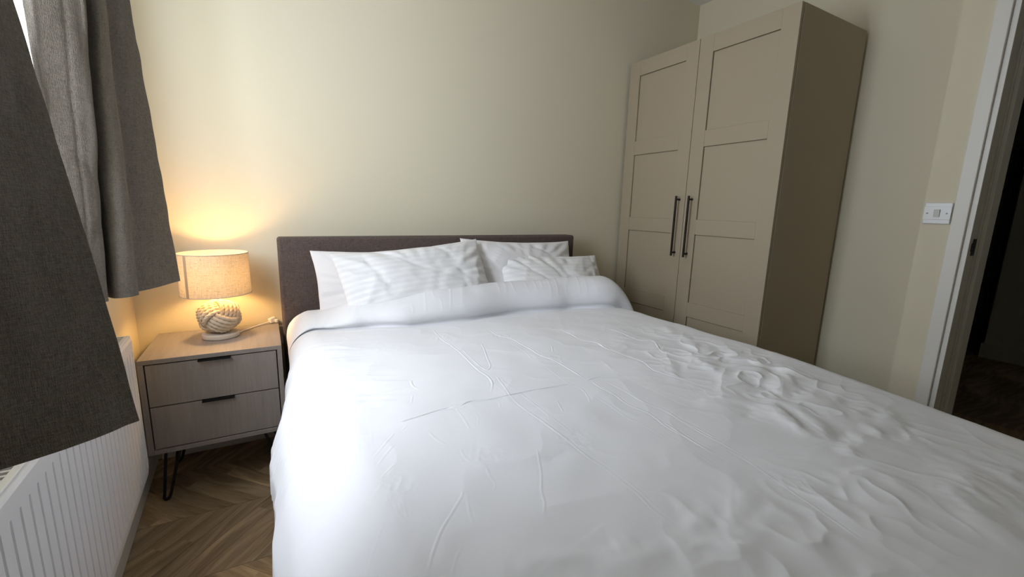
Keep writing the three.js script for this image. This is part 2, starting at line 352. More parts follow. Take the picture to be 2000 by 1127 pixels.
// ---------------------------------------------------------------- radiator
{
  const r = thing('radiator', 'white ribbed panel radiator under the window', 'radiator', wallPoint(0.0, 0, 0).toArray());
  r.rotation.y = WALL_TURN; r.updateMatrixWorld();
  const z0 = 0.475, z1 = 1.60, y0 = 0.205, y1 = 0.668, xf = 0.072, xb = 0.022, pitch = 0.0335;
  // front panel: pressed vertical channels between plain bands at top and bottom
  const zs = [], lev = [];
  for (let z = z0 + 0.012; z < z1 - 0.02; z += pitch) { zs.push(z, z + 0.002, z + 0.0038, z + 0.0056, z + 0.0076); lev.push(0, -0.008, -0.009, -0.008, 0); }
  const cols = [z0, ...zs, z1], lv = [0, ...lev, 0];
  const ys = [y0, y0 + 0.03, y0 + 0.042, y1 - 0.055, y1 - 0.043, y1 - 0.012, y1 - 0.004, y1], am = [0, 0, 1, 1, 0, 0, 0, 0], xo = [-0.004, 0, 0, 0, 0, 0, -0.003, -0.008];
  const P = [], I = [];
  cols.forEach((z, i) => ys.forEach((y, j) => P.push(xf + lv[i] * am[j] + xo[j], y, z)));
  for (let i = 0; i + 1 < cols.length; i++) for (let j = 0; j + 1 < ys.length; j++) { const a = i * ys.length + j, b = a + 1, c = a + ys.length, d = c + 1; I.push(a, c, b, b, c, d); }
  let g = new THREE.BufferGeometry(); g.setAttribute('position', new THREE.Float32BufferAttribute(P, 3)); g.setIndex(I); g.computeVertexNormals();
  for (let k = 0; k < g.attributes.normal.count; k++) if (g.attributes.normal.getX(k) < 0) { I.reverse(); g.setIndex(I); g.computeVertexNormals(); break; }
  g = g.toNonIndexed(); g.computeVertexNormals(); g = planarUV(g);
  part('front_panel', merge([g, box(xf - 0.014, xf - 0.010, y0, y1 - 0.004, z0, z1, 0.001)]), M.radiator, r, true);
  part('back_panel', box(xb, xb + 0.004, y0 + 0.01, y1 - 0.004, z0, z1, 0.001), M.radiator, r, true);
  for (const [a, b] of [[z0 - 0.004, z0 + 0.004], [z1 - 0.004, z1 + 0.004]]) part('end_cover', box(xb, xf - 0.003, y0 + 0.02, y1 + 0.002, a, b, 0.002), M.radiator, r, true);
  const gr = part('top_grille', merge([box(xf - 0.016, xf - 0.004, y1 - 0.003, y1 + 0.003, z0, z1, 0.002), box(xb, xb + 0.008, y1 - 0.003, y1 + 0.003, z0, z1, 0.002)]), M.radiator, r, true);
  for (let z = z0 + 0.02; z < z1 - 0.01; z += 0.0155) part('grille_bar', box(xb + 0.006, xf - 0.014, y1 - 0.002, y1 + 0.002, z, z + 0.006, 0), M.radiator, gr, true);
  for (const z of [z0 + 0.15, z1 - 0.15]) part('wall_bracket', box(0, xb + 0.002, y0 + 0.05, y1 - 0.06, z, z + 0.03, 0.002), M.radiator, r, true);
  for (const z of [z1 - 0.04]) part('pipe', rod([0.045, 0, z], [0.045, y0 + 0.03, z], 0.0075), M.radiator, r, true);
}

// ---------------------------------------------------------------- curtains
function curtain(name, label, levels, ns, seedN, stitchAt) {   // levels: [height, plan points]
  const curves = levels.map(([y, pts]) => [y, new THREE.CatmullRomCurve3(pts.map(([x, z]) => new THREE.Vector3(x, 0, z)), false, 'centripetal').getSpacedPoints(ns)]);
  const raw = levels.map(([y, pts]) => [y, new THREE.CatmullRomCurve3(pts.map(([x, z]) => new THREE.Vector3(x, 0, z)), false, 'centripetal')]);
  const yb = levels[0][0], yt = levels[levels.length - 1][0], nt = 170;
  const at = (s, y) => {
    let k = 0; while (k + 2 < raw.length && y > raw[k + 1][0]) k++;
    const t = clamp((y - raw[k][0]) / (raw[k + 1][0] - raw[k][0])), a = raw[k][1].getPoint(s), b = raw[k + 1][1].getPoint(s);
    return a.lerp(b, t);
  };
  const len = curves[0][1].reduce((l, p, i, a) => i ? l + p.distanceTo(a[i - 1]) : 0, 0);
  const g = sheet((s, t) => {
    const y = lerp(yb, yt, t), p = at(s, y);
    const w = 0.006 * (fbm(s * 9 + seedN, y * 5, 3, 0, seedN) - 0.5) + 0.007 * Math.pow(Math.abs(fbm(s * 5 - y * 3, y * 7 + s * 2, 2, 0, seedN + 4) - 0.5) * 2, 1) ;
    let e = 0; if (stitchAt !== undefined) e = -0.0022 * Math.exp(-Math.pow((s - stitchAt) / 0.006, 2));
    return [p.x + w + e, y, p.z + w * 0.7];
  }, ns, nt, 0.003, len, yt - yb);
  const hemY = yb;
  const t = thing(name, label, 'curtain', [at(0.5, yb).x, yb, at(0.5, yb).z], 'grey linen-look curtains at the window');
  part('cloth', g, M.curtain, t);
  return t;
}
curtain('curtain', 'grey woven curtain gathered at the corner above the bedside cabinet', [
  [0.82, [[0.204, 0.388], [0.169, 0.481], [0.135, 0.555], [0.118, 0.58], [0.141, 0.612], [0.128, 0.648], [0.105, 0.650], [0.072, 0.60], [0.062, 0.625], [0.094, 0.685], [0.086, 0.705], [0.056, 0.745], [0.049, 0.76]]],
  [1.66, [[0.158, 0.362], [0.138, 0.40], [0.112, 0.43], [0.108, 0.455], [0.131, 0.487], [0.122, 0.52], [0.095, 0.512], [0.060, 0.50], [0.065, 0.54], [0.114, 0.585], [0.098, 0.605], [0.042, 0.665], [0.025, 0.68]]],
  [2.28, [[0.130, 0.352], [0.118, 0.39], [0.09, 0.42], [0.085, 0.445], [0.125, 0.477], [0.122, 0.51], [0.085, 0.505], [0.055, 0.50], [0.065, 0.53], [0.114, 0.575], [0.100, 0.595], [0.055, 0.65], [0.042, 0.665]]],
], 260, 3, 0.86);
curtain('curtain', 'dark grey woven curtain hanging over the ribbed front of the radiator', [
  [0.82, [[0.317, 1.510], [0.270, 1.546], [0.224, 1.572], [0.165, 1.60], [0.125, 1.66], [0.18, 1.72], [0.205, 1.78], [0.13, 1.83], [0.115, 1.89], [0.19, 1.95]]],
  [1.362, [[0.163, 1.173], [0.148, 1.25], [0.132, 1.34], [0.115, 1.44], [0.11, 1.60], [0.155, 1.67], [0.17, 1.73], [0.12, 1.80], [0.105, 1.87], [0.16, 1.93]]],
  [2.28, [[0.115, 1.03], [0.09, 1.17], [0.075, 1.32], [0.105, 1.42], [0.125, 1.54], [0.085, 1.62], [0.07, 1.69], [0.12, 1.76], [0.125, 1.84], [0.08, 1.91]]],
], 200, 8);
{
  const c = thing('curtain_pole', 'black metal curtain pole above the window', 'curtain pole', wallPoint(0.10, 2.30, 1.1).toArray());
  c.rotation.y = WALL_TURN; c.updateMatrixWorld();
  part('pole', rod([0, 0, -0.85], [0, 0, 0.95], 0.012), M.blackMetal, c, true);
  for (const z of [-0.85, 0.95]) part('finial', new THREE.SphereGeometry(0.022, 16, 12).translate(0, 0, z), M.blackMetal, c, true);
  for (const z of [-0.8, 0.9]) part('bracket', rod([-0.10, 0, z], [0, 0, z], 0.007), M.blackMetal, c, true);
}
// ---------------------------------------------------------------- wardrobe
{
  const X = 2.5018, Z0 = -0.0139, H = 1.9765, w = thing('wardrobe', 'tall beige-grey two-door wardrobe beside the bed', 'wardrobe', [2.79, 0, Z0 + 0.5]);
  const XB = 3.0758, xc = X + 0.021;
  part('side_panel', box(xc, XB, 0, H, Z0 + 0.982, Z0 + 1.0, 0.0012), M.wardrobe, w);
  part('side_panel', box(xc, XB, 0, H, Z0, Z0 + 0.018, 0.0012), M.wardrobe, w);
  part('top_panel', box(xc, XB, H - 0.018, H, Z0 + 0.018, Z0 + 0.982, 0.001), M.wardrobe, w);
  part('bottom_panel', box(xc, XB, 0.03, 0.048, Z0 + 0.018, Z0 + 0.982, 0.001), M.wardrobe, w);
  part('plinth', box(xc + 0.02, xc + 0.036, 0, 0.03, Z0 + 0.018, Z0 + 0.982, 0.001), M.wardrobe, w);
  part('back_panel', box(XB - 0.006, XB, 0.048, H - 0.018, Z0 + 0.018, Z0 + 0.982, 0), M.wardrobe, w);
  const rows = [[0.0832, 0.4646], [0.5466, 0.9273], [1.0078, 1.3859], [1.4674, 1.848]], DH = 1.945;
  for (const k of [0, 1]) {
    const a = Z0 + k * 0.5 + 0.0015, b = Z0 + k * 0.5 + 0.4985, s0 = a + 0.0815, s1 = b - 0.0795, x0 = X, x1 = X + 0.018;
    const d = part('door', box(x0 + 0.0135, x1, H - DH, H, a, b, 0.001), M.wardrobe, w);
    for (const [p, q] of [[a, s0], [s1, b]]) part('stile', box(x0, x0 + 0.0138, H - DH, H, p, q, 0.0012), M.wardrobe, d);
    const edges = [0, ...rows.flat(), DH];
    for (let r = 0; r < 5; r++) part('rail', box(x0 + 0.0003, x0 + 0.0138, H - edges[2 * r + 1], H - edges[2 * r], s0, s1, 0.0012), M.wardrobe, d);
    for (const [p, q] of rows) part('panel', box(x0 + 0.007, x0 + 0.0137, H - q, H - p - 0.003, s0 + 0.0028, s1, 0.0008), M.wardrobe, d);
    const hz = k ? 0.534 : 0.4505;
    part('handle', merge([box(X - 0.036, X - 0.026, 0.842, 1.176, hz - 0.005, hz + 0.005, 0.002), box(X - 0.028, X, 0.856, 0.866, hz - 0.0045, hz + 0.0045, 0.001), box(X - 0.028, X, 1.152, 1.162, hz - 0.0045, hz + 0.0045, 0.001)]), M.bronze, d);
  }
}

// ---------------------------------------------------------------- bedside cabinet
{
  const x0 = 0.0623, x1 = 0.4884, y0 = 0.2072, y1 = 0.5511, z0 = -0.006, z1 = 0.3547, t = 0.016;
  const n = thing('bedside_cabinet', 'grey wood-look two-drawer bedside cabinet on hairpin legs', 'nightstand', [(x0 + x1) / 2, 0, (z0 + z1) / 2]);
  part('top', box(x0, x1, y1 - t, y1, z0, z1, 0.0015), M.laminate, n);
  for (const [a, b] of [[x0, x0 + t], [x1 - t, x1]]) part('side_panel', box(a, b, y0, y1 - t, z0, z1, 0.001), M.laminate, n);
  part('bottom_panel', box(x0 + t, x1 - t, y0, y0 + t, z0, z1, 0.001), M.laminate, n);
  part('back_panel', box(x0 + t, x1 - t, y0 + t, y1 - t, z0, z0 + 0.005, 0), M.laminate, n);
  for (const [a, b] of [[0.3830, 0.5315], [0.2267, 0.3793]]) {
    const d = part('drawer', box(x0 + t + 0.0035, x1 - t - 0.0035, a, b, z1 - 0.019, z1 - 0.002, 0.001), M.laminate, n);
    part('drawer_box', merge([box(x0 + t + 0.012, x0 + t + 0.024, a + 0.012, b - 0.03, z0 + 0.02, z1 - 0.019, 0), box(x1 - t - 0.024, x1 - t - 0.012, a + 0.012, b - 0.03, z0 + 0.02, z1 - 0.019, 0), box(x0 + t + 0.024, x1 - t - 0.024, a + 0.012, a + 0.016, z0 + 0.02, z1 - 0.019, 0)]), M.laminate, d);
    part('handle', merge([box(0.228, 0.326, b - 0.001, b + 0.0012, z1 - 0.019, z1 + 0.012, 0.0006), box(0.228, 0.326, b - 0.004, b + 0.0012, z1 + 0.0095, z1 + 0.012, 0.0006)]), M.blackMetal, d);
  }
  const xm = (x0 + x1) / 2, zm = (z0 + z1) / 2;
  for (const sx of [-1, 1]) for (const sz of [-1, 1]) {
    const q = (x, y, z) => [xm + sx * (xm - x), y, zm + sz * (z - zm)];
    const pts = [q(0.102, y0 - 0.002, 0.300), q(0.095, 0.15, 0.304), q(0.082, 0.03, 0.309), q(0.080, 0.012, 0.310), q(0.086, 0.0055, 0.310), q(0.094, 0.012, 0.309), q(0.101, 0.03, 0.308), q(0.130, 0.15, 0.304), q(0.146, y0 - 0.002, 0.300)];
    const leg = part('leg', tube(pts, 0.005, 90, 10), M.blackMetal, n);
    const pl = q(0.124, y0, 0.300);
    part('mounting_plate', box(pl[0] - 0.032, pl[0] + 0.032, y0 - 0.004, y0, pl[2] - 0.02, pl[2] + 0.02, 0.001), M.blackMetal, leg);
  }
}

// ---------------------------------------------------------------- rope lamp
{
  const C = [0.284, 0.5512, 0.138], l = thing('table_lamp', 'rope-knot table lamp with a lit linen drum shade', 'lamp', C);
  part('base', new THREE.LatheGeometry([[0, 0], [0.060, 0], [0.0635, 0.003], [0.0635, 0.016], [0.060, 0.0195], [0, 0.0195]].map((p) => new THREE.Vector2(...p)), 56), M.lampBase, l, true);
  // monkey's-fist knot: three bands of five twisted rope loops, each over the next
  const KC = new THREE.Vector3(0, 0.0845, 0), turn = new THREE.Quaternion().setFromEuler(new THREE.Euler(0.55, 0.35, -0.62));
  const core = part('knot_core', new THREE.SphereGeometry(0.052, 24, 16).translate(KC.x, KC.y, KC.z), M.rope, l, true);
  const knot = part('rope_knot', new THREE.SphereGeometry(0.045, 16, 10).translate(KC.x, KC.y, KC.z), M.rope, l, true);
  const axes = [[0, 1, 2], [1, 2, 0], [2, 0, 1]];
  for (const ax of axes) for (let j = -2; j <= 2; j++) {
    const off = j * 0.0152, n = 150, rs = 10, P = [], I = [], pts = [];
    for (let i = 0; i < n; i++) {
      const ph = i / n * Math.PI * 2, lift = 0.5 + 0.5 * Math.cos(2 * ph);
      const R0 = 0.0525 + 0.0135 * lift, rad = Math.sqrt(Math.max(1e-5, R0 * R0 - off * off * (0.55 + 0.2 * lift)));
      const o = off * (0.86 + 0.14 * lift), v = [0, 0, 0]; v[ax[0]] = rad * Math.cos(ph); v[ax[1]] = rad * Math.sin(ph); v[ax[2]] = o;
      pts.push(new THREE.Vector3(...v).applyQuaternion(turn).multiply(new THREE.Vector3(1.03, 0.93, 1.03)).add(KC));
    }
    for (let i = 0; i < n; i++) {
      const T = pts[(i + 1) % n].clone().sub(pts[(i + n - 1) % n]).normalize(), O = pts[i].clone().sub(KC).normalize();
      const B = T.clone().cross(O).normalize(), N = B.clone().cross(T);
      for (let k = 0; k < rs; k++) {
        const th = k / rs * Math.PI * 2, tw = 3 * th - i / n * Math.PI * 2 * 24, r = 0.0082 * (1 + 0.26 * Math.cos(tw));
        const q = pts[i].clone().addScaledVector(N, r * Math.cos(th)).addScaledVector(B, r * Math.sin(th)); P.push(q.x, q.y, q.z);
      }
    }
    for (let i = 0; i < n; i++) for (let k = 0; k < rs; k++) { const a = i * rs + k, b = i * rs + (k + 1) % rs, c = ((i + 1) % n) * rs + k, d = ((i + 1) % n) * rs + (k + 1) % rs; I.push(a, b, c, b, d, c); }
    const g = new THREE.BufferGeometry(); g.setAttribute('position', new THREE.Float32BufferAttribute(P, 3)); g.setIndex(I); g.computeVertexNormals();
    part('rope_strand', g, M.rope, knot, true);
  }
  part('stem', rod([0, 0.14, 0], [0, 0.212, 0], 0.006), M.steel, l, true);
  part('bulb_holder', rod([0, 0.165, 0], [0, 0.205, 0], 0.017, 20), M.whitePlastic, l, true);
  const S0 = 0.176, S1 = 0.334, RS = 0.117;
  const sg = new THREE.CylinderGeometry(RS - 0.002, RS, S1 - S0, 96, 1, true).toNonIndexed().translate(0, (S0 + S1) / 2, 0);
  { const u = sg.attributes.uv; for (let i = 0; i < u.count; i++) u.setXY(i, u.getX(i) * 0.735, u.getY(i) * 0.158); }
  const shade = part('lamp_shade', sg, M.shade, l, true);
  for (const [y, r] of [[S0, RS], [S1, RS - 0.002]]) part('shade_ring', new THREE.TorusGeometry(r, 0.0017, 8, 96).rotateX(Math.PI / 2).translate(0, y, 0), M.shadeTrim, shade, true);
  { // overlap seam of the fabric
    const a0 = -0.78, g = new THREE.CylinderGeometry(RS - 0.0012, RS + 0.0008, S1 - S0 - 0.003, 4, 1, true, a0 - 0.055, 0.11).translate(0, (S0 + S1) / 2, 0);
    part('seam', g, M.shadeSeam, shade, true);
  }
  part('shade_carrier', merge([0, 1, 2].map((k) => rod([0, 0.21, 0], [RS * Math.cos(k * 2.094 + 0.4), 0.19, RS * Math.sin(k * 2.094 + 0.4)], 0.0015, 6))), M.steel, shade, true);
  part('bulb', new THREE.LatheGeometry([[0, 0.203], [0.013, 0.205], [0.014, 0.215], [0.028, 0.240], [0.030, 0.254], [0.024, 0.272], [0.012, 0.282], [0, 0.284]].map((p) => new THREE.Vector2(...p)), 28), M.bulb, l, true);
  const p = new THREE.PointLight(new THREE.Color().setRGB(1, 0.56, 0.18), LAMP_CD, 0, 2);
  p.name = 'lamp_light'; p.position.set(0, 0.252, 0); p.castShadow = true; p.shadow.radius = 1.2; l.add(p);
  const y = 0.0035;
  part('cable', tube([[0.060, y, -0.02], [0.075, y, -0.045], [0.095, y, -0.07], [0.125, y + 0.001, -0.105], [0.155, y + 0.003, -0.128], [0.172, y + 0.006, -0.138]], 0.0026, 50, 8), M.whitePlastic, l, true);
  part('plug', merge([new RoundedBoxGeometry(0.030, 0.024, 0.022, 2, 0.006).rotateY(0.5).rotateZ(0.25).translate(0.181, 0.0145, -0.142).toNonIndexed(), new RoundedBoxGeometry(0.012, 0.014, 0.026, 2, 0.003).rotateY(0.3).translate(0.196, 0.011, -0.136).toNonIndexed()]), M.whitePlastic, l, true);
}

// ---------------------------------------------------------------- bed
const HX0 = 0.5032, HX1 = 2.0256, HY = 0.9398, HZ = 0.1264;
{
  const b = thing('bed', 'double bed with dark brown fabric headboard', 'bed', [(HX0 + HX1) / 2, 0, 1.1]);
  const nx = 60, ny = 40;
  part('headboard', (() => {
    const g = new RoundedBoxGeometry(HX1 - HX0, HY - 0.04, 0.085, 4, 0.012); g.translate((HX0 + HX1) / 2, (HY + 0.04) / 2, HZ - 0.0425); return planarUV(g);
  })(), M.headboard, b);
  for (const s of [0, 1]) part('side_rail', s ? box(HX1 - 0.05, HX1 - 0.005, 0.10, 0.36, HZ, 2.16, 0.01) : box(HX0 + 0.005, HX0 + 0.05, 0.10, 0.36, HZ, 2.16, 0.01), M.headboard, b);
  part('foot_rail', box(HX0 + 0.005, HX1 - 0.005, 0.10, 0.36, 2.16, 2.205, 0.01), M.headboard, b);
  part('slat_base', box(HX0 + 0.05, HX1 - 0.05, 0.26, 0.30, HZ + 0.01, 2.155, 0.004), M.sheet, b);
  for (const x of [HX0 + 0.03, HX1 - 0.03]) for (const z of [0.2, 2.16]) part('leg', new THREE.CylinderGeometry(0.025, 0.018, 0.10, 20).translate(x, 0.05, z), M.blackMetal, b);
  single('mattress', planarUV(new RoundedBoxGeometry(1.47, 0.265, 2.01, 6, 0.05).translate((HX0 + HX1) / 2, 0.4335, HZ + 0.012 + 1.005)), M.sheet, 'thick mattress in a cream fitted sheet under the duvet', 'mattress');
}

// pillows
function pillow(w, h, T, sd, material, label, pos, rot, group) {
  const n = 72, N = n + 1, P = [], U = [], I = [];
  const f = (a, b, s) => {
    const px = 1 - 0.055 * (1 - b * b) + 0.012 * (fbm(b * 3 + 9, sd, 2, 0, sd) - 0.5), py = 1 - 0.085 * (1 - a * a) + 0.015 * (fbm(a * 3 + 5, sd + 3, 2, 0, sd + 1) - 0.5);
    const x = w / 2 * a * px, y = h / 2 * b * py;
    const e = Math.pow(Math.max(0, (1 - Math.pow(Math.abs(a), 2.6)) * (1 - Math.pow(Math.abs(b), 2.6))), 0.55);
    const edge = Math.max(Math.abs(a), Math.abs(b)), ang = Math.atan2(b, a);
    const pucker = 0.007 * Math.sin(ang * 26 + 5 * fbm(ang * 3, sd, 2, 0, sd)) * sstep(0.45, 0.92, edge) * (1 - sstep(0.93, 1.0, edge)) * vnoise(ang * 5 + 20, 3, 0, sd + 2);
    const crease = 0.014 * (fbm(a * 2.4 + sd, b * 2.0, 3, 0, sd + 9) - 0.5) - 0.008 * Math.pow(1 - Math.abs(2 * fbm(a * 1.7 + b * 1.1 + 3, b * 1.4 - a * 0.6, 2, 0, sd + 13) - 1), 9) + 0.006 * Math.pow(1 - Math.abs(2 * fbm(a * 3.2 - b * 1.1 + 8, b * 1.3, 2, 0, sd + 15) - 1), 10);
    return [x, y, s * (T / 2 * e + (pucker + crease) * Math.min(1, e * 1.8))];
  };
  for (const s of [1, -1]) {
    const o = P.length / 3;
    for (let j = 0; j <= n; j++) for (let i = 0; i <= n; i++) { const a = Math.sin((i / n - 0.5) * Math.PI), b = Math.sin((j / n - 0.5) * Math.PI); P.push(...f(a, b, s)); U.push(a * w / 2, b * h / 2); }
    for (let j = 0; j < n; j++) for (let i = 0; i < n; i++) { const a = o + j * N + i, b = a + 1, c = a + N, d = c + 1; if (s > 0) I.push(a, b, c, b, d, c); else I.push(a, c, b, b, c, d); }
  }
  const g = new THREE.BufferGeometry(); g.setAttribute('position', new THREE.Float32BufferAttribute(P, 3)); g.setAttribute('uv', new THREE.Float32BufferAttribute(U, 2)); g.setIndex(I); g.computeVertexNormals();
  const m = single('pillow', g, material, label, 'pillow', group);
  m.rotation.order = 'YXZ'; m.position.set(...pos); m.rotation.set(...rot);
  return m;
}
const D = Math.PI / 180;
pillow(0.69, 0.38, 0.13, 11, M.pillowPlain, 'plain white pillow leaning on the headboard behind a striped pillow, next to the lamp', [0.965, 0.712, 0.232], [-22 * D, 0, 0], 'pillows at the headboard');
pillow(0.68, 0.42, 0.15, 23, M.pillowStripe, 'satin-striped white pillow on the lamp side of the bed', [1.045, 0.73, 0.345], [-32 * D, 2 * D, 5 * D], 'pillows at the headboard');
pillow(0.66, 0.40, 0.13, 37, M.pillowPlain, 'plain white pillow leaning on the headboard behind a striped pillow, next to the wardrobe', [1.62, 0.735, 0.232], [-22 * D, 0, -2 * D], 'pillows at the headboard');
pillow(0.62, 0.40, 0.14, 51, M.pillowStripe, 'satin-striped white pillow on the wardrobe side of the bed', [1.76, 0.685, 0.34], [-36 * D, -3 * D, -3 * D], 'pillows at the headboard');

